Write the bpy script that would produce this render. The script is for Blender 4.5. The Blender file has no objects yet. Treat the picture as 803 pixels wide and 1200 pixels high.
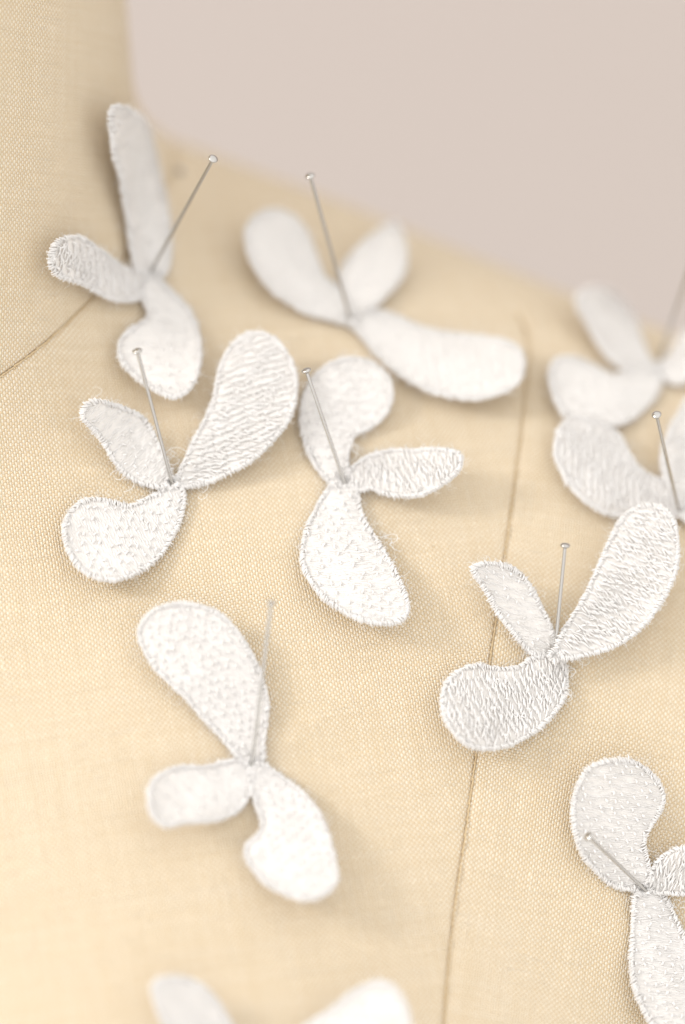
import bpy, math, random
import numpy as np
from math import sin, cos, radians, sqrt, pi
from mathutils import Vector, Matrix
from mathutils.geometry import delaunay_2d_cdt

# ------------------------------------------------------------------ camera, light, exposure
sc = bpy.context.scene
C = sc.collection
PW, PH = 803, 1200
DIST, PXM = 0.62, 8000.0
YAW, PITCH = radians(14.04), radians(6.64)
AIM = np.array([0.0953, -0.0155, 0.0])
FWD = np.array([-sin(YAW)*cos(PITCH), cos(YAW)*cos(PITCH), -sin(PITCH)])
RGT = np.array([cos(YAW), sin(YAW), 0.0])
UPV = np.cross(RGT, FWD)
EYE = AIM - FWD*DIST

cd = bpy.data.cameras.new("camera"); cam = bpy.data.objects.new("camera", cd); C.objects.link(cam)
cam.matrix_world = Matrix(((RGT[0], UPV[0], -FWD[0], EYE[0]), (RGT[1], UPV[1], -FWD[1], EYE[1]),
                           (RGT[2], UPV[2], -FWD[2], EYE[2]), (0, 0, 0, 1)))
cd.sensor_fit = 'VERTICAL'; cd.sensor_height = 36; cd.sensor_width = 24
cd.lens = PXM*DIST/PH*36
cd.clip_start = .01; cd.clip_end = 50
cd.dof.use_dof = True; cd.dof.focus_distance = DIST - .002; cd.dof.aperture_fstop = cd.lens/1000/.038
sc.camera = cam

w = bpy.data.worlds.new("World"); sc.world = w; w.use_nodes = True
# ambient fill, gradient added for pin reflections: brightest towards the camera, dimmer behind
_n = w.node_tree; bg = _n.nodes['Background']; bg.inputs[1].default_value = 1.0
_g = _n.nodes.new('ShaderNodeTexCoord'); _d = _n.nodes.new('ShaderNodeVectorMath'); _d.operation = 'DOT_PRODUCT'
_dir = -.35*RGT + .30*UPV - .88*FWD; _d.inputs[1].default_value = tuple(_dir/np.linalg.norm(_dir))
_r = _n.nodes.new('ShaderNodeValToRGB'); _m = _n.nodes.new('ShaderNodeMapRange'); _m.inputs[1].default_value = -1
_n.links.new(_g.outputs['Generated'], _d.inputs[0]); _n.links.new(_d.outputs['Value'], _m.inputs[0]); _n.links.new(_m.outputs[0], _r.inputs[0])
_e = _r.color_ramp.elements; _e[0].position = .30; _e[0].color = (.80, .785, .76, 1); _e[1].position = .85; _e[1].color = (1.13, 1.12, 1.105, 1)
_n.links.new(_r.outputs[0], bg.inputs[0])

def area(name, l, u, t, dist, size, power, col):
    d = np.array(-l*RGT + u*UPV - t*FWD); d /= np.linalg.norm(d)
    ld = bpy.data.lights.new(name, 'AREA'); ld.shape = 'SQUARE'; ld.size = size; ld.energy = power; ld.color = col
    o = bpy.data.objects.new(name, ld); C.objects.link(o)
    p = AIM + d*dist; o.location = p
    o.rotation_euler = Vector(d).to_track_quat('Z', 'Y').to_euler()
    return o
area("window_light", .78, .38, .52, 1.9, .44, 13.5, (1.0, .975, .94))
sc.view_settings.view_transform = 'Standard'; sc.view_settings.look = 'None'
sc.view_settings.exposure = .46; sc.view_settings.gamma = 1
sc.render.engine = 'CYCLES'
sc.cycles.max_bounces = 8; sc.cycles.diffuse_bounces = 5; sc.cycles.transmission_bounces = 4
sc.cycles.use_denoising = True

rng = np.random.default_rng(7)

# ------------------------------------------------------------------ materials
def mat(name):
    m = bpy.data.materials.new(name); m.use_nodes = True
    nt = m.node_tree; return m, nt, nt.nodes['Principled BSDF']
class G:                                              # terse node building
    def __init__(s, nt): s.nt = nt
    def n(s, t, **k):
        x = s.nt.nodes.new(t)
        for a, b in k.items(): setattr(x, a, b)
        return x
    def L(s, a, b): s.nt.links.new(a, b)
    def m(s, op, a, b=None, c=None):
        x = s.n('ShaderNodeMath', operation=op)
        for i, v in enumerate((a, b, c)):
            if v is None: continue
            if isinstance(v, (int, float)): x.inputs[i].default_value = v
            else: s.L(v, x.inputs[i])
        return x.outputs[0]
    def noise(s, vec, scale, detail=2, rough=.5):
        x = s.n('ShaderNodeTexNoise'); x.inputs['Scale'].default_value = scale
        x.inputs['Detail'].default_value = detail; x.inputs['Roughness'].default_value = rough
        if vec is not None: s.L(vec, x.inputs['Vector'])
        return x
    def mix(s, f, a, b):
        x = s.n('ShaderNodeMix', data_type='RGBA')
        if isinstance(f, (int, float)): x.inputs[0].default_value = f
        else: s.L(f, x.inputs[0])
        for i, v in ((6, a), (7, b)):
            if isinstance(v, tuple): x.inputs[i].default_value = v
            else: s.L(v, x.inputs[i])
        return x.outputs[2]
    def ramp(s, v, a, b):
        x = s.n('ShaderNodeMapRange'); x.inputs[1].default_value = a; x.inputs[2].default_value = b
        s.L(v, x.inputs[0]); return x.outputs[0]

def linen():
    m, nt, P = mat("linen_cloth"); g = G(nt)
    uv = g.n('ShaderNodeUVMap', uv_map='weave').outputs[0]          # metres along weft and warp
    wob = g.noise(uv, 260, 3); wob2 = g.noise(uv, 1100, 2)
    sep = g.n('ShaderNodeSeparateXYZ'); g.L(uv, sep.inputs[0])
    sw = g.n('ShaderNodeSeparateXYZ'); g.L(wob.outputs['Color'], sw.inputs[0])
    sw2 = g.n('ShaderNodeSeparateXYZ'); g.L(wob2.outputs['Color'], sw2.inputs[0])
    def coord(i):
        a = g.m('MULTIPLY', sep.outputs[i], 1/.000405)
        a = g.m('ADD', a, g.m('MULTIPLY', g.m('SUBTRACT', sw.outputs[i], .5), 1.5))
        return g.m('ADD', a, g.m('MULTIPLY', g.m('SUBTRACT', sw2.outputs[i], .5), .55))
    U, V = coord(0), coord(1)
    su, sv = g.m('SINE', g.m('MULTIPLY', U, pi)), g.m('SINE', g.m('MULTIPLY', V, pi))
    au, av = g.m('ABSOLUTE', su), g.m('ABSOLUTE', sv)
    S = g.m('MULTIPLY', su, sv)
    warp = g.m('ADD', g.m('POWER', au, .7), g.m('MULTIPLY', S, .85))
    weft = g.m('SUBTRACT', g.m('MULTIPLY', g.m('POWER', av, .7), .92), g.m('MULTIPLY', S, .85))
    top = g.m('SMOOTH_MAX', warp, weft, .15)
    fine = g.noise(uv, 9000, 2).outputs[0]
    # uneven yarns: every warp and weft yarn has its own thickness
    cu = g.n('ShaderNodeCombineXYZ'); g.L(g.m('FLOOR', U), cu.inputs[0]); g.L(g.m('MULTIPLY', V, .02), cu.inputs[1])
    cv = g.n('ShaderNodeCombineXYZ'); g.L(g.m('FLOOR', V), cv.inputs[1]); g.L(g.m('MULTIPLY', U, .02), cv.inputs[0])
    nu, nv = g.noise(cu.outputs[0], .73, 0).outputs[0], g.noise(cv.outputs[0], .61, 0).outputs[0]
    h = g.m('ADD', top, g.m('MULTIPLY', fine, .35))
    h = g.m('ADD', h, g.m('MULTIPLY', g.m('ADD', nu, nv), .5))
    b = g.n('ShaderNodeBump'); b.inputs['Strength'].default_value = .8; b.inputs['Distance'].default_value = .00016
    g.L(h, b.inputs['Height'])
    g.L(b.outputs[0], P.inputs['Normal'])
    iswarp = g.ramp(g.m('SUBTRACT', warp, weft), -.35, .6)
    blot = g.noise(uv, 60, 4).outputs[0]
    c1 = g.mix(blot, (.83, .757, .635, 1), (.805, .72, .585, 1))
    c2 = (.69, .54, .35, 1)
    col = g.mix(iswarp, c2, c1)
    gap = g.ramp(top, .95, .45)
    col = g.mix(g.m('MULTIPLY', gap, .55), col, (.50, .33, .15, 1))  # brown gaps: backing colour, with occlusion shade between yarns painted in
    yarn = g.m('MULTIPLY', g.ramp(g.m('ADD', nu, nv), .7, 1.35), .25)
    col = g.mix(yarn, col, (.62, .46, .26, 1))
    su_ = g.n('ShaderNodeMapping'); g.L(uv, su_.inputs[0]); su_.inputs['Scale'].default_value = (110, 2300, 1)
    sv_ = g.n('ShaderNodeMapping'); g.L(uv, sv_.inputs[0]); sv_.inputs['Scale'].default_value = (2300, 110, 1)
    slub = g.m('ADD', g.ramp(g.noise(su_.outputs[0], 1, 1).outputs[0], .60, .75), g.ramp(g.noise(sv_.outputs[0], 1, 1).outputs[0], .62, .78))
    col = g.mix(g.m('MULTIPLY', slub, .12), col, (.90, .82, .70, 1))
    hl = g.m('ADD', h, g.m('MULTIPLY', slub, .5)); g.L(hl, b.inputs['Height'])
    stain = g.ramp(g.noise(uv, 23, 3, .6).outputs[0], .58, .72)
    col = g.mix(g.m('MULTIPLY', stain, .16), col, (.70, .56, .36, 1))
    vo = g.n('ShaderNodeTexVoronoi'); g.L(uv, vo.inputs['Vector']); vo.inputs['Scale'].default_value = 75
    vs = g.n('ShaderNodeSeparateXYZ'); g.L(vo.outputs['Color'], vs.inputs[0])
    hole = g.m('MULTIPLY', g.ramp(vo.outputs['Distance'], .026, .014), g.m('GREATER_THAN', vs.outputs[0], .45))
    col = g.mix(g.m('MULTIPLY', hole, .6), col, (.35, .22, .10, 1))
    fleck = g.ramp(g.noise(uv, 2600, 1).outputs[0], .71, .76)
    col = g.mix(g.m('MULTIPLY', fleck, .45), col, (.40, .22, .09, 1))
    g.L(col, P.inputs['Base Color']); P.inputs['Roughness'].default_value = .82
    P.inputs['Specular IOR Level'].default_value = .25
    P.inputs['Sheen Weight'].default_value = .12; P.inputs['Sheen Roughness'].default_value = .5
    return m

def lace(name, base, rough, tr=.18):
    m, nt, P = mat(name); g = G(nt)
    oc = g.n('ShaderNodeTexCoord').outputs['Object']
    nz = g.noise(oc, 5200, 3, .6); n2 = g.noise(oc, 900, 2)
    b = g.n('ShaderNodeBump'); b.inputs['Strength'].default_value = .7; b.inputs['Distance'].default_value = .00006
    g.L(g.m('ADD', nz.outputs[0], g.m('MULTIPLY', n2.outputs[0], .8)), b.inputs['Height'])
    g.L(b.outputs[0], P.inputs['Normal'])
    g.L(g.mix(g.ramp(n2.outputs[0], .35, .65), base, tuple(c*.95 for c in base[:3])+(1,)), P.inputs['Base Color'])
    P.inputs['Roughness'].default_value = rough; P.inputs['Specular IOR Level'].default_value = .5
    P.inputs['Sheen Weight'].default_value = .25
    t = g.n('ShaderNodeBsdfTranslucent'); t.inputs[0].default_value = (.95, .93, .9, 1)
    mx = g.n('ShaderNodeMixShader'); mx.inputs[0].default_value = tr
    g.L(P.outputs[0], mx.inputs[1]); g.L(t.outputs[0], mx.inputs[2])
    g.L(mx.outputs[0], nt.nodes['Material Output'].inputs[0])
    return m

def metal():
    m, nt, P = mat("pin_steel"); g = G(nt)
    oc = g.n('ShaderNodeTexCoord').outputs['Object']
    nz = g.noise(oc, 1500, 2)
    P.inputs['Base Color'].default_value = (.52, .50, .475, 1); P.inputs['Metallic'].default_value = 1
    g.L(g.m('ADD', g.m('MULTIPLY', nz.outputs[0], .12), .14), P.inputs['Roughness'])
    return m

def plaster():
    m, nt, P = mat("painted_wall"); g = G(nt)
    oc = g.n('ShaderNodeTexCoord').outputs['Object']
    n = g.noise(oc, 2.2, 3).outputs[0]
    g.L(g.mix(n, (.415, .355, .322, 1), (.435, .38, .348, 1)), P.inputs['Base Color'])
    b = g.n('ShaderNodeBump'); b.inputs['Strength'].default_value = .2; b.inputs['Distance'].default_value = .002
    g.L(g.noise(oc, 90, 3).outputs[0], b.inputs['Height']); g.L(b.outputs[0], P.inputs['Normal'])
    P.inputs['Roughness'].default_value = .9
    return m

def plain(name, col, rough):
    m, nt, P = mat(name); g = G(nt)
    oc = g.n('ShaderNodeTexCoord').outputs['Object']
    g.L(g.mix(g.noise(oc, 2500, 2).outputs[0], col, tuple(c*.8 for c in col[:3])+(1,)), P.inputs['Base Color'])
    P.inputs['Roughness'].default_value = rough; return m

LINEN = linen(); STEEL = metal(); WALL = plaster()
SHEET = lace("lace_ground", (.90, .87, .84, 1), .65, .28)
THREAD = lace("lace_thread", (.925, .90, .88, 1), .30, .28)
FIBRE = lace("lace_fibre", (.93, .92, .91, 1), .5, .3)
SEAMT = plain("seam_thread", (.68, .52, .31, 1), .8)

# ------------------------------------------------------------------ mesh helpers
def link(name, me, m=None, parent=None, kind=None):
    o = bpy.data.objects.new(name, me); C.objects.link(o)
    if m is not None and me is not None: me.materials.append(m)
    if parent is not None: o.parent = parent
    if kind: o['kind'] = kind
    return o
def mesh(name, v, f, smooth=True):
    me = bpy.data.meshes.new(name)
    v = np.asarray(v, np.float32); f = np.asarray(f, np.int32)
    me.vertices.add(len(v)); me.vertices.foreach_set('co', v.ravel())
    k = f.shape[1]
    me.loops.add(f.size); me.loops.foreach_set('vertex_index', f.ravel())
    me.polygons.add(len(f)); me.polygons.foreach_set('loop_start', np.arange(0, f.size, k, dtype=np.int32))
    me.polygons.foreach_set('loop_total', np.full(len(f), k, np.int32))
    me.update(calc_edges=True)
    if smooth: me.polygons.foreach_set('use_smooth', np.ones(len(f), bool))
    return me
def thing(name, loc, label, cat, group=None):
    o = bpy.data.objects.new(name, None); C.objects.link(o); o.location = loc
    o.empty_display_size = .01
    o['label'] = label; o['category'] = cat
    if group: o['group'] = group
    return o

# ------------------------------------------------------------------ the form of the body (signed distance)
def seg(p, a, b, ra, rb):
    a = np.array(a); b = np.array(b); ab = b-a
    t = np.clip(((p-a)@ab)/(ab@ab), 0, 1)
    return np.linalg.norm(p-a-t[..., None]*ab, axis=-1)-(ra+(rb-ra)*t)
def ell(p, c, r):
    q = p-np.array(c); r = np.array(r)
    k0 = np.linalg.norm(q/r, axis=-1); k1 = np.linalg.norm(q/(r*r), axis=-1)
    return k0*(k0-1)/np.maximum(k1, 1e-9)
def smin(a, b, k):
    h = np.clip(.5+.5*(b-a)/k, 0, 1); return b+(a-b)*h-k*h*(1-h)
def body(p):
    q = p.copy(); q[..., 0] = np.abs(q[..., 0])
    d = ell(p, (0, .0251, -.1704), (.1777, .1045, .195))
    d = smin(d, seg(q, (0, .0449, .0119), (.1534, .0513, -.0359), .0544, .0473), .05)
    d = smin(d, ell(q, (.0615, -.0305, -.1975), (.0917, .0917, .11)), .05)
    return smin(d, seg(p, (0, .0092, -.02), (0, -.0065, .20), .0594, .0478), .0152)
def bnormal(p):
    e = 2e-4; g = np.stack([body(p+np.eye(3)[k]*e)-body(p-np.eye(3)[k]*e) for k in range(3)], -1)
    return g/np.maximum(np.linalg.norm(g, axis=-1, keepdims=True), 1e-12)
def ray(px, py):
    d = ((np.asarray(px, float)-PW/2)[..., None]*RGT-(np.asarray(py, float)-PH/2)[..., None]*UPV)/(PXM*DIST)+FWD
    return d/np.linalg.norm(d, axis=-1, keepdims=True)
def hit(px, py, h=0.0, n=90):
    d = ray(px, py); t = np.full(d.shape[:-1], .46)
    for _ in range(n):
        s = body(EYE+d*t[..., None])-h
        t = np.minimum(t+np.clip(s, -.02, .03)*.85, .9)
    return EYE+d*t[..., None]

# ------------------------------------------------------------------ dress form panels
C0 = np.array([0, .02, -.08])
def sph(p):
    q = p-C0; return np.arctan2(q[..., 0], -q[..., 1]), np.arctan2(q[..., 2], np.hypot(q[..., 0], q[..., 1]))
def surf(th, ph):
    d = np.stack([np.sin(th)*np.cos(ph), -np.cos(th)*np.cos(ph), np.sin(ph)], -1)
    t = np.full(th.shape, .40)
    for _ in range(60): t = t-np.clip(body(C0+d*t[..., None]), -.02, .05)*.8
    return C0+d*t[..., None]
seam_px = np.array([(611, 353), (615, 410), (612, 460), (608, 513), (601, 567), (595, 617), (590, 657), (581, 721), (573, 777),
                    (565, 836), (556, 895), (543, 1001), (529, 1109), (522, 1189), (519, 1240)], float)
nseam_px = np.array([(6, 431), (26, 418.5), (44, 410), (60, 398), (76, 386), (92, 372), (112, 352), (135, 325), (158, 290), (178, 250), (196, 205)], float)
sth, sph_ = sph(hit(seam_px[:, 0], seam_px[:, 1]))
o_ = np.argsort(sph_); sth, sph_ = sth[o_], sph_[o_]
def th_s(ph):                                          # azimuth of the princess seam
    lo = sth[0]-(sth[1]-sth[0])/(sph_[1]-sph_[0])*np.clip(sph_[0]-ph, 0, .25)*.4
    v = np.interp(ph, sph_, sth)
    v = np.where(ph < sph_[0], lo, v)
    return np.where(ph > sph_[-1], sth[-1]+np.clip(ph-sph_[-1], 0, .12)*0, v)
_k = np.linspace(-1.3, 1.5, 400); _v = th_s(_k); _v = np.convolve(np.pad(_v, 6, 'edge'), np.ones(13)/13, 'valid')
def TH(ph): return np.interp(ph, _k, _v)
nth, nph = sph(hit(nseam_px[:, 0], nseam_px[:, 1]))
A = np.stack([np.ones_like(nth), np.cos(nth), np.cos(2*nth), np.cos(3*nth)], -1)
back = np.array([pi, 2.3]); A2 = np.stack([np.ones(2), np.cos(back), np.cos(2*back), np.cos(3*back)], -1)
coef = np.linalg.lstsq(np.vstack([A, A2*.3]), np.append(nph, np.array([1.12, 1.1])*.3), rcond=None)[0]
def PHN(th): return coef[0]+coef[1]*np.cos(th)+coef[2]*np.cos(2*th)+coef[3]*np.cos(3*th)

OFF = np.array([0, .07, .13, .20, .30, .45, .7, 1.1, 1.7, 2.5, 3.5])/1000      # distances from a seam, metres
def sink(d): return .37e-3*np.exp(-(d/1.0e-4)**1.4)+.16e-3*np.exp(-(d/5e-4)**2)+.12e-3*np.exp(-(d/2.2e-3)**2)

def panel(name, m, fA, fB, ncol, top_is_neck, phlo, nrow, uvo, uvr, seamA=True, seamB=True):
    rows = np.concatenate([OFF/.15, np.linspace(.026, 1, nrow)[1:]*1.0])
    hi_guess = 1.0
    cols_mid = np.linspace(0, 1, ncol)
    th = np.zeros((len(rows), 1)); TT = []; PP = []; DA = []; DB = []
    t = np.concatenate([[0]*len(OFF), cols_mid[1:-1], [1]*len(OFF)])
    dA = np.concatenate([OFF, np.zeros(ncol-2), np.zeros(len(OFF))])
    dB = np.concatenate([np.zeros(len(OFF)), np.zeros(ncol-2), OFF[::-1]])
    # start with elevations from a mean azimuth, then settle rows and columns against each other
    ph = np.tile((.9-(rows*(.9-phlo)))[:, None], (1, len(t)))
    for _ in range(6):
        a, b = fA(ph), fB(ph)
        rho = .10
        mA, mB = OFF[-1]/rho, OFF[-1]/rho
        thh = np.where(t[None] == 0, a+dA[None]/rho, np.where(t[None] == 1, b-dB[None]/rho, a+mA+(b-mB-a-mA)*t[None]))
        top = PHN(thh)
        k = rows[:, None]
        near = np.arange(len(rows))[:, None] < len(OFF)
        ph = np.where(near, top-np.pad(OFF, (0, len(rows)-len(OFF)))[:, None]/.145,
                      top-OFF[-1]/.145-(top-OFF[-1]/.145-phlo)*np.clip((k-.026)/(1-.026), 0, 1)**1.15)
    P = surf(thh, ph); N = bnormal(P)
    R = np.maximum(np.hypot(P[..., 0], P[..., 1]-C0[1]), .01)
    da = np.abs(thh-fA(ph))*R; db = np.abs(fB(ph)-thh)*R
    dt = np.abs(PHN(thh)-ph)*np.linalg.norm(P-C0, axis=-1)
    s = sink(dt)
    fade = np.clip((sph_[-1]+.01-ph)/.03, 0, 1)
    s = np.maximum(s, np.maximum(sink(da), sink(db))*fade)
    und = (np.sin(P[..., 0]*210+P[..., 2]*90)*np.sin(P[..., 2]*160+1)*.00010)
    dd_ = np.minimum(da, db)
    und = und+.00009*np.sin(P[..., 2]*1500+2*np.sin(P[..., 2]*400))*np.exp(-dd_/.0016)*(1-np.exp(-dd_/.0004))
    P2 = P-N*(s-und)[..., None]
    nr, nc = thh.shape
    i = np.arange(nr*nc).reshape(nr, nc)
    F = np.stack([i[:-1, :-1], i[1:, :-1], i[1:, 1:], i[:-1, 1:]], -1).reshape(-1, 4)
    me = mesh(name, P2.reshape(-1, 3), F)
    uvl = me.uv_layers.new(name='weave')
    # weave coordinates: flattened on the panel's own mean plane, grain turned by uvr
    nn = bnormal(np.array([uvo]))[0]; e1 = np.cross((0, 0, 1), nn); e1 /= np.linalg.norm(e1); e2 = np.cross(nn, e1)
    q = P.reshape(-1, 3)-np.array(uvo); a, b = q@e1, q@e2; dep = q@nn
    a = a*(1+.5*(dep/np.maximum(np.hypot(a, b), .02))**2)
    u = a*cos(uvr)-b*sin(uvr); v = a*sin(uvr)+b*cos(uvr)
    uvl.data.foreach_set('uv', np.stack([u, v], -1)[F.ravel()].astype(np.float32).ravel())
    return link(name, me, m, FORM)

FORM = thing("dress_form", (0, 0, 0), "cream linen covered dress form showing neck, shoulder and upper chest with sewn panel seams", "dress form")
OFS_FRONT = hit(np.array([330.]), np.array([780.]))[0]; OFS_SIDE = hit(np.array([690.]), np.array([850.]))[0]
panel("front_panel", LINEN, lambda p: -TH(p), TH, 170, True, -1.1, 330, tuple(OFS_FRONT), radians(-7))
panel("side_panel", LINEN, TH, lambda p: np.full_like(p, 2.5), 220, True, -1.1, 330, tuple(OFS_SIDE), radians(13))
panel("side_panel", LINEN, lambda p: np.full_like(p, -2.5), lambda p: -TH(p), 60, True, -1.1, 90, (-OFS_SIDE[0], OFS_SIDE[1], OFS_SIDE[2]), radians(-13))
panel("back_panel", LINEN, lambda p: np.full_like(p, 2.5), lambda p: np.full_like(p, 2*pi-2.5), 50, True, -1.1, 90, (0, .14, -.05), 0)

def neck():
    th = np.concatenate([np.linspace(-pi, 0, 60)[:-1], np.linspace(0, 1.9, 150)[:-1], np.linspace(1.9, pi, 30)])
    rows = np.concatenate([OFF/.145, OFF[-1]/.145+np.linspace(0, 1, 90)[1:]**1.1*.0])
    nr = len(OFF)+110
    base = PHN(th)[None]; hi = pi/2-.002
    k = np.linspace(0, 1, 111)[1:]
    ph = np.vstack([base+OFF[:, None]/.145, (base+OFF[-1]/.145)+(hi-base-OFF[-1]/.145)*k[:, None]])
    T = np.tile(th, (ph.shape[0], 1))
    P = surf(T, ph); N = bnormal(P)
    d = (ph-base)*np.linalg.norm(P-C0, axis=-1)
    P2 = P-N*(sink(d)-.00025*np.clip(d/.002, 0, 1))[..., None]
    nr, nc = T.shape; i = np.arange(nr*nc).reshape(nr, nc)
    F = np.stack([i[:-1, :-1], i[:-1, 1:], i[1:, 1:], i[1:, :-1]], -1).reshape(-1, 4)
    me = mesh("neck_panel", P2.reshape(-1, 3), F)
    uvl = me.uv_layers.new(name='weave')
    az = np.arctan2(P[..., 0], -(P[..., 1]-.005)); u = az*.057; v = P[..., 2]
    r = radians(6); U = u*cos(r)-v*sin(r); V = u*sin(r)+v*cos(r)
    uvl.data.foreach_set('uv', np.stack([U, V], -1).reshape(-1, 2)[F.ravel()].astype(np.float32).ravel())
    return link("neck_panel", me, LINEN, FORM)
neck()

# ------------------------------------------------------------------ threads as tubes
def tubes(P, Rr, Nrm, M=5):
    """P (n,k,3) centre lines, Rr (n,k) radii, Nrm (n,k,3) up directions -> verts, quads"""
    n, k, _ = P.shape
    T = np.gradient(P, axis=1); T /= np.maximum(np.linalg.norm(T, axis=-1, keepdims=True), 1e-12)
    B = np.cross(T, Nrm); B /= np.maximum(np.linalg.norm(B, axis=-1, keepdims=True), 1e-12)
    U = np.cross(B, T)
    a = np.linspace(0, 2*pi, M, endpoint=False)
    V = P[:, :, None]+Rr[:, :, None, None]*(np.cos(a)[None, None, :, None]*B[:, :, None]+np.sin(a)[None, None, :, None]*U[:, :, None])
    i = np.arange(n*k*M).reshape(n, k, M); j = np.roll(i, -1, axis=2)
    F = np.stack([i[:, :-1], j[:, :-1], j[:, 1:], i[:, 1:]], -1).reshape(-1, 4)
    return V.reshape(-1, 3), F

def seam_thread(pts3, side):
    """short stitches lying in the groove along a seam"""
    seglen = np.linalg.norm(np.diff(pts3, axis=0), axis=1); s = np.append(0, np.cumsum(seglen))
    n = int(s[-1]/.0012)
    c = (np.arange(n)+.5)*.0012
    q = np.linspace(-.62, .62, 5)
    ss = np.clip(c[:, None]+q[None]*.0012, 0, s[-1])
    P = np.stack([np.interp(ss, s, pts3[:, k]) for k in range(3)], -1)
    N = bnormal(P)
    T = np.gradient(P, axis=1); T /= np.linalg.norm(T, axis=-1, keepdims=True)
    B = np.cross(T, N)
    lat = (q[None]*.00010+rng.normal(0, .00003, (n, 1)))
    dep = -.00024+.00016*np.cos(q*pi/1.3)[None]+rng.normal(0, .00004, (n, 1))
    P = P+B*lat[..., None]+N*dep[..., None]
    V, F = tubes(P, np.full(P.shape[:2], .00010)*rng.uniform(.8, 1.25, (n, 1)), N, 5)
    o = link("seam_thread", mesh("seam_thread", V, F), SEAMT, FORM, 'stuff')
pp = np.linspace(-.75, sph_[-1]-.005, 700); seam_thread(surf(TH(pp), pp), 1)
tt = np.linspace(-.4, 1.9, 500); seam_thread(surf(tt, PHN(tt)), 1)

# ------------------------------------------------------------------ lace appliques
def smooth(pts, step=4.0):
    p = np.array(pts, float); n = len(p); out = []
    for i in range(n):
        a, b, c, d = p[i-1], p[i], p[(i+1) % n], p[(i+2) % n]
        m = 8; t = np.arange(m)[:, None]/m
        out.append(.5*((2*b)+(c-a)*t+(2*a-5*b+4*c-d)*t*t+(3*b-a-3*c+d)*t**3))
    q = np.vstack(out)
    for _ in range(3): q = (np.roll(q, 1, 0)+2*q+np.roll(q, -1, 0))/4
    L = np.linalg.norm(np.diff(np.vstack([q, q[:1]]), axis=0), axis=1); s = np.append(0, np.cumsum(L))
    m = max(12, int(s[-1]/step)); u = np.linspace(0, s[-1], m, endpoint=False); qq = np.vstack([q, q[:1]])
    r = np.stack([np.interp(u, s, qq[:, 0]), np.interp(u, s, qq[:, 1])], -1)
    area2 = np.sum(r[:, 0]*np.roll(r[:, 1], -1)-r[:, 1]*np.roll(r[:, 0], -1))
    return r if area2 > 0 else r[::-1]
def inside(poly, q):
    x, y = q[:, 0], q[:, 1]; c = np.zeros(len(q), bool)
    for (x1, y1), (x2, y2) in zip(poly, np.roll(poly, -1, 0)):
        k = ((y1 > y) != (y2 > y)); 
        if k.any(): c ^= k & (x < (x2-x1)*(y-y1)/(y2-y1+1e-12)+x1)
    return c
def edist(poly, q):
    a = poly; b = np.roll(poly, -1, 0); ab = b-a
    t = np.clip(((q[:, None]-a[None])*ab[None]).sum(-1)/np.maximum((ab*ab).sum(-1), 1e-9)[None], 0, 1)
    return np.linalg.norm(q[:, None]-a[None]-t[..., None]*ab[None], axis=-1).min(1)

class Skin:
    """positions and normals of one petal over a grid of sight lines"""
    def __init__(s, poly, hfun):
        s.x0, s.y0 = poly.min(0)-24; x1, y1 = poly.max(0)+24; s.st = 6.0
        s.nx = int((x1-s.x0)/s.st)+2; s.ny = int((y1-s.y0)/s.st)+2
        X, Y = np.meshgrid(s.x0+np.arange(s.nx)*s.st, s.y0+np.arange(s.ny)*s.st)
        H = hfun(np.stack([X.ravel(), Y.ravel()], -1)).reshape(X.shape)
        s.P = hit(X, Y, H)
        du = np.gradient(s.P, axis=1); dv = np.gradient(s.P, axis=0)
        N = np.cross(dv, du); N /= np.maximum(np.linalg.norm(N, axis=-1, keepdims=True), 1e-12)
        N[(N@FWD) > 0] *= -1
        s.N = N
    def at(s, q):
        q = np.asarray(q); sh = q.shape[:-1]; q = q.reshape(-1, 2)
        fx = np.clip((q[:, 0]-s.x0)/s.st, 0, s.nx-1.001); fy = np.clip((q[:, 1]-s.y0)/s.st, 0, s.ny-1.001)
        i, j = fx.astype(int), fy.astype(int); a, b = (fx-i)[:, None], (fy-j)[:, None]
        def f(A): return A[j, i]*(1-a)*(1-b)+A[j, i+1]*a*(1-b)+A[j+1, i]*(1-a)*b+A[j+1, i+1]*a*b
        N = f(s.N); N /= np.linalg.norm(N, axis=1, keepdims=True)
        return f(s.P).reshape(sh+(3,)), N.reshape(sh+(3,))

def stitches(skin, a, b, arch, rad, base=.0002, dip=.0003, K=6, M=5, bow=None, flat=1.0):
    """n threads from px points a to b (n,2) arching above the cloth"""
    n = len(a); t = np.linspace(0, 1, K)[None, :, None]
    q = a[:, None]*(1-t)+b[:, None]*t
    if bow is not None:
        d = b-a; d = np.stack([-d[:, 1], d[:, 0]], -1); q = q+d[:, None]*(bow[:, None, None]*np.sin(pi*t))
    P, N = skin.at(q)
    s = np.sin(pi*t[..., 0]); arch = np.broadcast_to(np.asarray(arch, float), (n,))[:, None]
    hh = base-dip*(1-s)**2+arch*s**.7
    P = P+N*hh[..., None]
    rad = np.broadcast_to(np.asarray(rad, float), (n,))[:, None]
    return tubes(P, rad*(.55+.45*s**.5), N, M)

def join(lst):
    V = []; F = []; o = 0
    for v, f in lst: V.append(v); F.append(f+o); o += len(v)
    return np.vstack(V), np.vstack(F)

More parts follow.
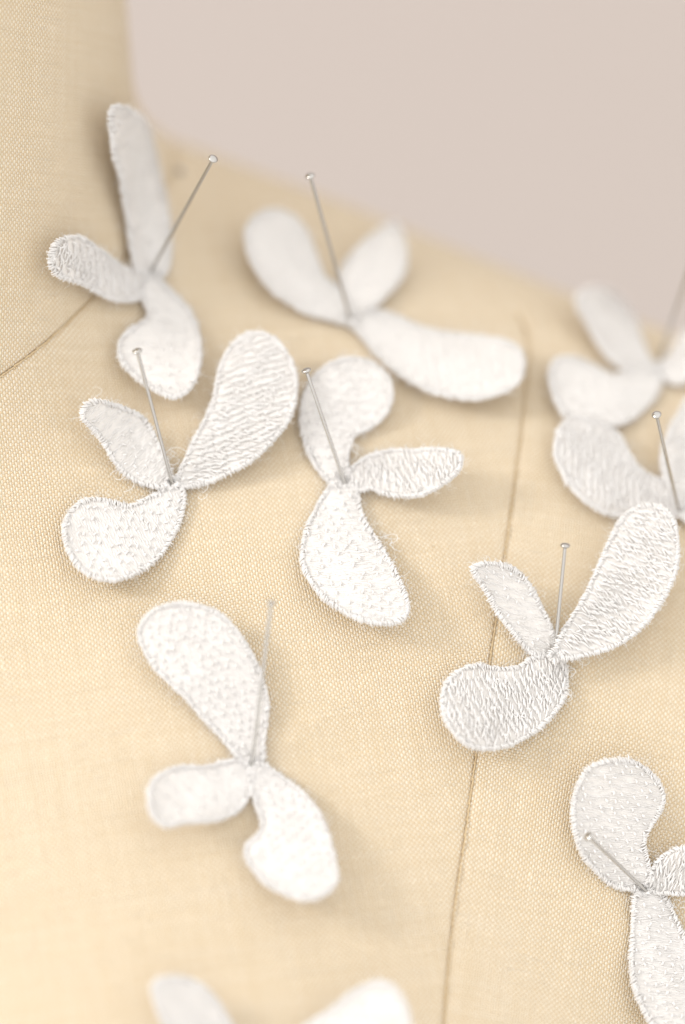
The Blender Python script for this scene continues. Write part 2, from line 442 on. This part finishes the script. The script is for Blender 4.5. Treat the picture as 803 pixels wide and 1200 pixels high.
def petal(parent, name, pts, J, lift=.003, base=.0004, curl=0.0, twist=0.0, style='bead', ang=None, pw=1.4, fuzz=1.0, label=None):
    poly = smooth(pts); J = np.array(J, float)
    far = poly[np.argmax(np.linalg.norm(poly-J, axis=1))]; Ln = np.linalg.norm(far-J)
    cen = poly.mean(0); ax = (cen-J); 
    if np.linalg.norm(ax) < 6: ax = far-J
    ax = ax/np.linalg.norm(ax); cr = np.array([-ax[1], ax[0]])
    wmax = np.abs((poly-J)@cr).max()+1e-6
    ph1, ph2 = rng.uniform(0, 6.3, 2)
    def hf(q):
        s = np.clip(((q-J)@ax)/Ln, -.1, 1.15); c = ((q-J)@cr)/wmax
        return base+lift*np.sign(s)*np.abs(s)**pw+curl*c*c*np.clip(s*2, 0, 1)+twist*c*np.clip(s*1.5, 0, 1)+.00022*np.sin(s*7+ph1+c*2)*np.clip(s*2, 0, 1)+.00015*np.sin(c*5+ph2)+.0006*np.exp(-((q-J)**2).sum(-1)/900)*(1+.35*np.sin(3*np.arctan2(q[:, 1]-J[1], q[:, 0]-J[0])+ph1))-.0010*np.exp(-((q-J)**2).sum(-1)/50)
    sk = Skin(poly, lambda q: np.maximum(hf(q), .0003))
    # --- ground sheet with thickness
    x0, y0 = poly.min(0); x1, y1 = poly.max(0)
    gx, gy = np.meshgrid(np.arange(x0, x1, 7.0), np.arange(y0, y1, 7.0)); q = np.stack([gx.ravel(), gy.ravel()], -1)
    q = q+rng.uniform(-1.2, 1.2, q.shape)
    q = q[inside(poly, q)]; q = q[edist(poly, q) > 4] if len(q) else q
    inn = [Vector(p) for p in np.vstack([poly, q])] if len(q) else [Vector(p) for p in poly]
    nb = len(poly)
    vs, es, fs, *_ = delaunay_2d_cdt(inn, [], [list(range(nb))], 1, 1e-5)
    v2 = np.array([tuple(v) for v in vs]); F = np.array([list(f) for f in fs if len(f) == 3])
    d = edist(poly, v2); P, N = sk.at(v2)
    pil = .00012*np.sqrt(np.clip(d/7, 0, 1))
    top = P+N*pil[:, None]; bot = P-N*(.00016*np.clip(d/4, .35, 1))[:, None]
    # orientation
    a, b, c = top[F[:, 0]], top[F[:, 1]], top[F[:, 2]]
    if (np.cross(b-a, c-a)@FWD).sum() > 0: F = F[:, ::-1]
    n = len(v2)
    from collections import Counter
    E = {}
    for t in F:
        for k in range(3): E[(t[k], t[(k+1) % 3])] = 1
    side = []
    for (i, j) in E:
        if (j, i) not in E: side += [(j, i, i+n), (j, i+n, j+n)]
    me = mesh(name, np.vstack([top, bot]), np.vstack([F, F[:, ::-1]+n, np.array(side)]))
    ob = link(name, me, SHEET, parent)
    if label: ob['label'] = label
    # --- filling stitches
    aa = ang if ang is not None else math.atan2(cr[1], cr[0])+rng.uniform(-.25, .25)
    dr = np.array([cos(aa), sin(aa)]); pr = np.array([-dr[1], dr[0]])
    S = (q-J)@dr if len(q) else np.zeros(1)
    R = Ln*1.6
    out = []
    def keep(a, b, m):
        k = inside(poly, a) & inside(poly, b)
        k[k] = (edist(poly, a[k]) > m*.45) & (edist(poly, b[k]) > m*.45); return k
    def lattice(sp_along, sp_row, jit):
        na, nrw = int(2*R/sp_along), int(2*R/sp_row)
        I, K = np.meshgrid(np.arange(na)-na/2, np.arange(nrw)-nrw/2)
        stag = (K % 2)*.5+rng.uniform(-.12, .12, (nrw, 1))
        A_ = (I+stag)*sp_along; B_ = K*sp_row+2.2*np.sin(A_/27+ph1)+1.2*np.sin(A_/9+K*1.3)
        q = cen[None]+(A_.ravel())[:, None]*dr+(B_.ravel())[:, None]*pr
        return q+rng.normal(0, jit, q.shape)
    if style == 'rib':
        # ropes of slanted threads laid side by side across the petal
        c = lattice(3.0, 6.8, .45); m = len(c)
        sl = rng.normal(radians(26), radians(12), m)
        dd = np.cos(sl)[:, None]*dr+np.sin(sl)[:, None]*pr
        L = rng.uniform(11, 18, m)[:, None]
        a, b = c-dd*L/2, c+dd*L/2; k = keep(a, b, 4); a, b = a[k], b[k]
        n_ = len(a)
        out.append(stitches(sk, a, b, rng.uniform(.00018, .00040, n_), rng.uniform(.00009, .00016, n_), base=.00014, dip=.00032, bow=rng.normal(0, .06, n_)))
        c = lattice(13, 9.5, 1.6); c = c[rng.random(len(c)) < .5]; a = c-dr*3; b = c+dr*3+pr*rng.normal(0, 2, (len(c), 1)); k = keep(a, b, 5); a, b = a[k], b[k]
        out.append(stitches(sk, a, b, rng.uniform(.0003, .00048, len(a)), rng.uniform(.00012, .00018, len(a)), base=.0002))
    else:
        fl = .6 if style == 'soft' else 1.0
        c = lattice(9.5, 2.7, .5); m = len(c)
        sl = rng.normal(0, radians(7), m); dd = np.cos(sl)[:, None]*dr+np.sin(sl)[:, None]*pr
        L = rng.uniform(9, 14, m)[:, None]; a, b = c-dd*L/2, c+dd*L/2; k = keep(a, b, 3); a, b = a[k], b[k]
        out.append(stitches(sk, a, b, rng.uniform(.00003, .00009, len(a)), rng.uniform(.00008, .00012, len(a)), base=.00012, dip=.00015, bow=rng.normal(0, .05, len(a))))
        c = lattice(12.5, 8.8, 1.1); c = c[rng.random(len(c)) < (.45 if style == 'soft' else .86)]; m = len(c)
        sl = rng.normal(radians(70), radians(28), m); dd = np.cos(sl)[:, None]*dr+np.sin(sl)[:, None]*pr
        L = rng.uniform(3.6, 6.4, m)[:, None]; a, b = c-dd*L/2, c+dd*L/2; k = keep(a, b, 6); a, b = a[k], b[k]
        out.append(stitches(sk, a, b, fl*rng.uniform(.00022, .00036, len(a)), rng.uniform(.00015, .00022, len(a)), base=.00014, dip=.0002))
    V, F = join(out); link("stitching", mesh("stitching", V, F), THREAD, ob, 'stuff')
    # --- thread wrapped over the cut edge
    per = smooth(pts, 2.3); m = len(per)
    tg = np.roll(per, -1, 0)-np.roll(per, 1, 0); tg /= np.linalg.norm(tg, axis=1, keepdims=True)
    on = np.stack([tg[:, 1], -tg[:, 0]], -1)                     # outward
    wv = 1.0*np.sin(np.arange(m)*.31+ph1)+.8*np.sin(np.arange(m)*.83+ph2)
    out = []
    for rep in range(2):
        inn_ = per-on*(rng.uniform(4.2, 7.2, m)+.7*wv)[:, None]+tg*rng.normal(1.5, 1.6, m)[:, None]
        ou = per+on*(rng.gamma(1.4, .45, m)+.4*wv)[:, None]+tg*rng.normal(-1, 1.3, m)[:, None]
        out.append(stitches(sk, inn_, ou, rng.uniform(.00019, .00031, m)-.00005*rep, rng.uniform(.000095, .00014, m), base=.00012, dip=.00026, K=7))
    V, F = join(out); link("edge_stitching", mesh("edge_stitching", V, F), THREAD, ob, 'stuff')
    # --- loose fibres
    nf = int((m*.85+len(q)*.3)*fuzz)
    if nf:
        ne = int(nf*.72); idx = rng.integers(0, m, ne)
        st = per[idx]+on[idx]*rng.uniform(-3, 1.5, (ne, 1)); th = rng.normal(0, .9, ne)
        d0 = on[idx]*np.cos(th)[:, None]+tg[idx]*np.sin(th)[:, None]
        if len(q):
            i2 = rng.integers(0, len(q), nf-ne); st = np.vstack([st, q[i2]]); r2 = rng.uniform(0, 6.3, nf-ne); d0 = np.vstack([d0, np.stack([np.cos(r2), np.sin(r2)], -1)])
        nn = len(st); Ls = rng.gamma(2.2, 2.4, nn)+2; bend = rng.normal(0, 2.0, nn)
        K = 6; t = np.linspace(0, 1, K)
        an = bend[:, None]*t[None]; c_, s_ = np.cos(an), np.sin(an)
        dd = np.stack([d0[:, None, 0]*c_-d0[:, None, 1]*s_, d0[:, None, 0]*s_+d0[:, None, 1]*c_], -1)
        qq = st[:, None]+np.cumsum(dd, 1)*(Ls/K)[:, None, None]
        P, N = sk.at(qq)
        up = rng.uniform(-.0006, .0011, nn)[:, None]*np.sin(t*2.2)[None]+.0002
        V, F = tubes(P+N*up[..., None], np.repeat(rng.uniform(.000012, .000024, nn)[:, None], K, 1), N, 3)
        link("loose_fibre", mesh("loose_fibre", V, F), FIBRE, ob, 'stuff')
    return ob, sk

def loops(parent, sk, spots):
    """longer pulled thread loops near the middle"""
    out = []
    for (x, y, n, r) in spots:
        for _ in range(n):
            K = 14; t = np.linspace(0, 1, K); a0 = rng.uniform(0, 6.3); cx, cy = x+rng.normal(0, r*.5), y+rng.normal(0, r*.5)
            an = a0+t*rng.uniform(2.5, 6.5)*rng.choice((-1, 1)); rr = r*rng.uniform(.4, 1)
            q = np.stack([cx+rr*np.cos(an)+t*rng.normal(0, r*.8), cy+rr*np.sin(an)*.8+t*rng.normal(0, r*.6)], -1)[None]
            P, N = sk.at(q); V = tubes(P+N*(rng.uniform(.0002, .0014)*np.sin(t*pi)[None]+.0001)[..., None], np.full((1, K), rng.uniform(.00003, .00005)), N, 4)
            out.append(V)
    V, F = join(out); link("loose_thread", mesh("loose_thread", V, F), FIBRE, parent, 'stuff')

def Z(s, ox, oy): return lambda L: [(x/s+ox, y/s+oy) for x, y in L]
GA = "white lace appliques pinned on the dress form"
def applique(J, label, petals, extra=None, hub=9):
    base = hit(np.array([J[0]]), np.array([J[1]]))[0]
    e = thing("lace_applique", (0, 0, 0), label, "applique", GA)
    sks = []
    for kw in petals:
        kw = dict(kw); pts = kw.pop('pts'); ob, sk = petal(e, "petal", pts, J, **kw); sks.append(sk)
    a = np.linspace(0, 2*pi, 12, endpoint=False)
    ob, sk = petal(e, "centre_knot", [(J[0]+hub*cos(t), J[1]+hub*sin(t)*.9) for t in a], J, lift=0, base=petals[0].get('base', .0004)+.0001, style='rib', fuzz=1.4)
    if extra:
        xs = [v[0] for v in extra]; ys = [v[1] for v in extra]
        loops(e, Skin(np.array([(min(xs)-10, min(ys)-10), (max(xs)+10, max(ys)+10)], float), lambda q: np.full(len(q), .0009)), extra)
    bpy.context.view_layer.update()
    for ch in e.children: ch.data.transform(Matrix.Translation(-Vector(base)))
    for ch in e.children:
        for g in ch.children: g.data.transform(Matrix.Translation(-Vector(base)))
    e.location = base
    return e

z = Z(3.088, 0, 100)
applique((178, 322), "shaded white applique at the neck seam, one long petal standing up against the neck", [
    dict(pts=z([(400,80),(430,68),(480,85),(520,125),(545,170),(560,230),(580,320),(600,400),(612,480),(622,560),(618,640),(600,690),(555,705),(515,690),(485,660),(472,600),(460,500),(445,410),(430,330),(410,260),(398,180),(395,110)]), lift=.004, twist=-.0012, style='soft'),
    dict(pts=z([(175,640),(180,600),(205,560),(245,545),(295,545),(340,575),(385,605),(420,635),(450,655),(490,665),(545,680),(555,720),(510,775),(460,785),(420,785),(370,765),(320,735),(270,715),(220,700),(185,670)]), lift=.0035, style='rib', ang=radians(75)),
    dict(pts=z([(530,680),(570,690),(610,730),(660,775),(695,820),(718,870),(730,930),(730,990),(722,1040),(700,1090),(660,1125),(620,1135),(575,1115),(520,1085),(470,1045),(435,1000),(425,960),(430,925),(455,890),(490,865),(525,845),(530,810),(515,780),(510,730)]), lift=.0035, style='soft', ang=radians(15))])
z = Z(2.113, 260, 160)
applique((411, 373), "blurred white applique on the shoulder ridge, its long petal reaching the princess seam", [
    dict(pts=z([(60,270),(58,230),(75,200),(105,183),(140,180),(175,195),(205,225),(225,265),(240,310),(255,345),(280,365),(300,385),(318,420),(325,450),(300,462),(260,455),(210,440),(165,415),(125,385),(95,350),(72,310)]), lift=.0045, style='soft'),
    dict(pts=z([(290,355),(300,320),(325,285),(355,255),(390,230),(415,213),(435,218),(450,245),(460,290),(455,335),(435,370),(405,400),(375,425),(345,440),(325,450),(310,430),(298,390)]), lift=.0035, style='soft'),
    dict(pts=z([(318,465),(335,445),(380,430),(430,440),(480,465),(540,480),(600,488),(660,495),(710,505),(740,525),(750,555),(748,590),(725,620),(690,640),(640,652),(580,650),(520,635),(460,605),(410,570),(380,540),(350,505)]), lift=.004, style='soft')])
z = Z(3.335, 600, 280)
applique((773, 432), "blurred white applique at the far shoulder edge, cut by the right border", [
    dict(pts=z([(250,240),(270,205),(320,190),(370,200),(420,235),(460,280),(490,330),(510,390),(530,440),(550,480),(575,510),(540,535),(470,520),(425,505),(380,470),(340,420),(305,360),(280,310),(258,275)]), lift=.004, style='soft'),
    dict(pts=z([(148,500),(170,470),(210,458),(260,465),(310,490),(350,510),(400,530),(440,520),(500,515),(555,505),(585,550),(575,600),(550,640),(510,680),(470,710),(430,730),(380,735),(320,720),(250,710),(210,700),(175,650),(155,600),(145,550)]), lift=.002, style='soft', fuzz=1.3),
    dict(pts=z([(565,520),(585,480),(620,440),(660,380),(700,350),(760,360),(790,420),(760,500),(700,555),(650,570),(600,560),(570,545)]), lift=.005, style='soft')])
applique((797, 598), "white applique directly above the brightest one, its right half outside the photo", [
    dict(pts=z([(165,800),(175,750),(205,710),(250,690),(310,705),(370,730),(420,760),(445,800),(470,850),(500,890),(540,920),(580,935),(620,960),(660,1010),(670,1060),(620,1090),(540,1095),(440,1090),(380,1085),(320,1055),(260,1010),(210,950),(180,890),(163,850)]), lift=.0022, base=.0009, style='rib', ang=radians(80)),
    dict(pts=z([(590,930),(578,860),(590,800),(620,730),(660,660),(700,600),(760,620),(800,720),(760,850),(720,960),(680,1050),(650,1050),(605,960)]), lift=.0035, base=.0009, style='rib'),
    dict(pts=z([(665,1030),(760,1030),(830,1080),(850,1150),(800,1190),(730,1160),(665,1090)]), lift=.003, base=.0009, style='bead')])
z = Z(2.590, 50, 370)
applique((201, 566), "white applique below the neck with a wide ribbed petal rising to the upper right", [
    dict(pts=z([(415,465),(440,410),(460,365),(490,310),(515,250),(525,200),(540,140),(565,95),(600,60),(640,45),(690,55),(730,90),(760,140),(775,200),(770,260),(755,310),(730,350),(700,385),(660,425),(620,455),(570,480),(520,505),(470,520),(425,525),(400,505)]), lift=.0055, base=.0007, style='rib', ang=radians(-22)),
    dict(pts=z([(115,310),(115,290),(130,265),(160,252),(210,262),(260,280),(300,300),(330,335),(350,375),(370,415),(385,450),(397,490),(390,520),(345,525),(300,515),(255,490),(220,455),(195,415),(175,380),(145,345),(120,320)]), lift=.0045, style='soft', fuzz=1.5),
    dict(pts=z([(400,495),(428,520),(435,560),(425,620),(400,670),(370,720),(330,760),(280,790),(220,808),(160,800),(110,770),(80,730),(62,680),(62,630),(80,590),(115,560),(160,550),(215,560),(265,572),(310,552),(345,535),(380,510)]), lift=.003, style='bead', ang=radians(60))],
    [(203, 540, 5, 8), (230, 573, 6, 9), (112, 464, 3, 6), (140, 560, 2, 7)])
z = Z(2.868, 320, 400)
applique((405, 566), "white applique in the chest middle, a drooping petal below and a short pointed one", [
    dict(pts=z([(195,485),(160,450),(130,410),(105,350),(90,290),(90,220),(105,160),(140,110),(190,70),(250,52),(310,58),(360,85),(395,125),(405,175),(395,225),(365,270),(320,300),(280,320),(265,350),(255,400),(258,450),(245,485)]), lift=.003, style='bead', ang=radians(10)),
    dict(pts=z([(255,430),(300,390),(350,370),(410,360),(470,362),(530,355),(590,360),(625,370),(640,400),(625,440),(580,480),(530,510),(480,525),(430,525),(380,520),(330,500),(290,510),(262,490),(245,460)]), lift=.006, base=.0007, style='rib', fuzz=1.6, ang=radians(60)),
    dict(pts=z([(195,475),(240,465),(275,485),(292,520),(300,570),(330,630),(370,690),(410,760),(440,820),(460,880),(455,920),(420,950),(360,955),(290,940),(220,905),(160,860),(115,800),(92,740),(95,680),(115,610),(150,540),(175,500)]), lift=.004, style='bead', fuzz=1.2, ang=radians(12))],
    [(455, 636, 5, 8), (418, 530, 4, 6), (470, 690, 3, 8), (540, 545, 3, 6)])
z = Z(2.650, 500, 570)
applique((651, 768), "brightest sharp white applique on the princess seam, wide ribbed petal at the upper right", [
    dict(pts=z([(412,460),(450,400),(480,350),(510,290),(540,220),(570,150),(600,100),(640,65),(700,50),(750,70),(775,110),(785,170),(785,230),(770,290),(740,350),(700,410),(650,460),(590,500),(530,520),(470,535),(425,540),(395,515)]), lift=.0055, base=.0026, style='rib', ang=radians(12)),
    dict(pts=z([(140,270),(140,250),(165,235),(220,235),(270,250),(310,285),(340,330),(360,370),(385,420),(400,460),(408,515),(370,530),(325,525),(290,490),(250,440),(215,395),(190,345),(160,300)]), lift=.005, base=.0007, style='soft', fuzz=1.3, ang=radians(25)),
    dict(pts=z([(320,530),(370,520),(410,525),(437,560),(440,620),(430,665),(390,720),(340,765),(280,800),(210,820),(140,815),(90,780),(55,730),(42,670),(55,610),(95,570),(150,550),(210,560),(260,560),(295,550)]), lift=.0035, base=.0007, style='rib', ang=radians(58))],
    [(662, 820, 4, 6), (668, 790, 3, 6), (680, 776, 3, 6)])
z = Z(2.868, 140, 680)
applique((295, 895), "white applique at the lower left with a broad beaded petal pointing up and left", [
    dict(pts=z([(60,190),(65,150),(100,105),(150,80),(220,72),(290,85),(350,115),(400,170),(440,230),(470,290),(490,350),(505,410),(500,480),(490,550),(488,610),(450,625),(410,615),(370,570),(320,510),(270,460),(220,400),(160,345),(105,285),(75,230)]), lift=.0055, curl=-.0006, twist=.0008, style='bead', ang=radians(40)),
    dict(pts=z([(95,740),(95,700),(120,660),(160,635),(220,622),(290,622),(350,605),(400,600),(450,615),(460,670),(440,730),(400,780),(350,805),(290,815),(220,820),(160,832),(120,810),(100,775)]), lift=.006, style='soft'),
    dict(pts=z([(435,625),(480,610),(520,635),(570,670),(620,710),(670,770),(700,830),(720,900),(735,970),(735,1010),(700,1055),(640,1078),(570,1065),(500,1030),(450,980),(420,930),(425,890),(455,860),(475,820),(460,770),(445,720),(430,670)]), lift=.0058, style='bead', ang=radians(15))])
z = Z(3.527, 600, 860)
applique((754, 1043), "white applique in the lower right corner with a round beaded petal above a long one", [
    dict(pts=z([(245,350),(248,270),(270,200),(310,140),(370,110),(440,100),(510,110),(570,150),(615,200),(635,260),(620,320),(590,370),(560,420),(555,470),(570,530),(580,590),(570,650),(530,660),(480,650),(430,640),(380,610),(330,560),(290,510),(260,440)]), lift=.004, style='bead', ang=radians(8)),
    dict(pts=z([(545,610),(600,520),(650,480),(700,465),(780,480),(830,540),(820,610),(760,660),(700,670),(640,665),(600,665),(545,655)]), lift=.004, style='rib', ang=radians(85)),
    dict(pts=z([(500,670),(550,640),(620,650),(650,690),(680,750),(710,820),(750,900),(790,1000),(810,1100),(790,1200),(720,1260),(640,1250),(570,1200),(530,1130),(500,1050),(485,960),(488,870),(492,780),(495,710)]), lift=.003, style='bead', ang=radians(8))],
    [(790, 1058, 5, 7)])
z = Z(2.0075, 140, 1080)
applique((300, 1270), "blurred applique at the lower border with only two white petal tips in view", [
    dict(pts=z([(75,150),(100,130),(150,128),(200,150),(235,190),(265,240),(300,310),(340,380),(300,400),(240,360),(160,310),(110,260),(85,200)]), lift=.006, style='bead'),
    dict(pts=z([(440,240),(500,200),(550,160),(600,138),(640,145),(670,180),(685,230),(680,290),(600,340),(480,370),(340,400),(310,370),(370,300)]), lift=.0095, style='bead')])

# ------------------------------------------------------------------ pins
def lathe(prof, n=20):
    a = np.linspace(0, 2*pi, n, endpoint=False)
    V = np.array([[(r*cos(t), r*sin(t), zz) for t in a] for r, zz in prof]).reshape(-1, 3)
    i = np.arange(len(prof)*n).reshape(len(prof), n); j = np.roll(i, -1, 1)
    return V, np.stack([i[:-1], j[:-1], j[1:], i[1:]], -1).reshape(-1, 4)
PL = .027
V, F = lathe([(1e-6, -.0085), (.00012, -.007), (.00026, -.004), (.00026, 0), (.00026, PL*.5), (.00026, PL-.0006), (.00026, PL-.0003)], 16)
shaft_me = mesh("shaft", V, F); shaft_me.materials.append(STEEL)
r = .00078
V, F = lathe([(.00024, PL-.00045), (.00045, PL-.00030), (.00064, PL-.00020), (.00072, PL-.00005), (.00072, PL+.00005), (.00062, PL+.00016), (.00045, PL+.00024), (.00022, PL+.00028), (1e-6, PL+.00026)], 20)
head_me = mesh("head", V, F); head_me.materials.append(STEEL)
GP = "steel dressmaking pins holding the appliques"
proto = None
def pin(hx, hy, bx, by, hh, label, L=PL):
    global proto
    b = hit(np.array([bx], float), np.array([by], float), hh)[0]
    d = ray(hx, hy); t0 = (b-EYE)@d; perp2 = ((b-EYE)@(b-EYE))-t0*t0
    t = t0-sqrt(max(L*L-perp2, 0)); h = EYE+d*t; ax = (h-b)/np.linalg.norm(h-b)
    if proto is None:
        e = proto = thing("pin", (0, 0, 0), label, "pin", GP)
        link("shaft", shaft_me, None, e); link("head", head_me, None, e)
    else:
        e = proto.copy(); C.objects.link(e); e['label'] = label
        for ch in proto.children:
            c = ch.copy(); C.objects.link(c); c.parent = e
    e.location = b-ax*(PL-L); e.rotation_euler = Vector(ax).to_track_quat('Z', 'Y').to_euler()
    return e
pin(250, 186, 178, 316, .0012, "bright steel pin leaning right in the applique at the neck seam", L=.0268)
pin(363.5, 206, 410, 372, .0012, "steel pin standing in the blurred applique on the shoulder ridge")
pin(821, 272, 775, 416, .0015, "out of focus steel pin crossing the right border at the far shoulder")
pin(769.5, 486, 795, 596, .0018, "steel pin with a round head near the right border, above the brightest applique", L=.020)
pin(161, 411, 201, 563, .0014, "pinkish steel pin whose head overlaps the neck applique's lower petal", L=.022)
pin(359, 434, 403, 563, .0012, "dark thin steel pin in the applique in the middle of the chest", L=.0182)
pin(662.5, 639, 650, 767, .0016, "upright steel pin in the brightest applique on the princess seam", L=.0172)
pin(318, 706, 296, 890, .0012, "dull steel pin with a soft unsharp head in the lower left applique", L=.0238)
pin(690, 980, 754, 1041, .0012, "steel pin pointing at the viewer in the lower right corner applique", L=.0145)

b = hit(np.array([209.]), np.array([203.]))[0]; nb = bnormal(b[None])[0]
e = proto.copy(); C.objects.link(e); e['label'] = "grey pin head sunk into the shoulder beside the neck seam, very blurred"
for ch in proto.children:
    c = ch.copy(); C.objects.link(c); c.parent = e
e.location = b-nb*(PL-.0006); e.rotation_euler = Vector(nb).to_track_quat('Z', 'Y').to_euler()

# ------------------------------------------------------------------ wall behind
me = mesh("wall", [(-4, 0, -2), (4, 0, -2), (4, 0, 2.5), (-4, 0, 2.5), (-4, .1, -2), (4, .1, -2), (4, .1, 2.5), (-4, .1, 2.5)],
          [(0, 1, 2, 3), (5, 4, 7, 6), (3, 2, 6, 7), (1, 0, 4, 5), (0, 3, 7, 4), (2, 1, 5, 6)], False)
wl = link("wall", me, WALL); wl['kind'] = 'structure'; wl.location = (0, 1.3, 0); wl.rotation_euler = (0, 0, radians(8))
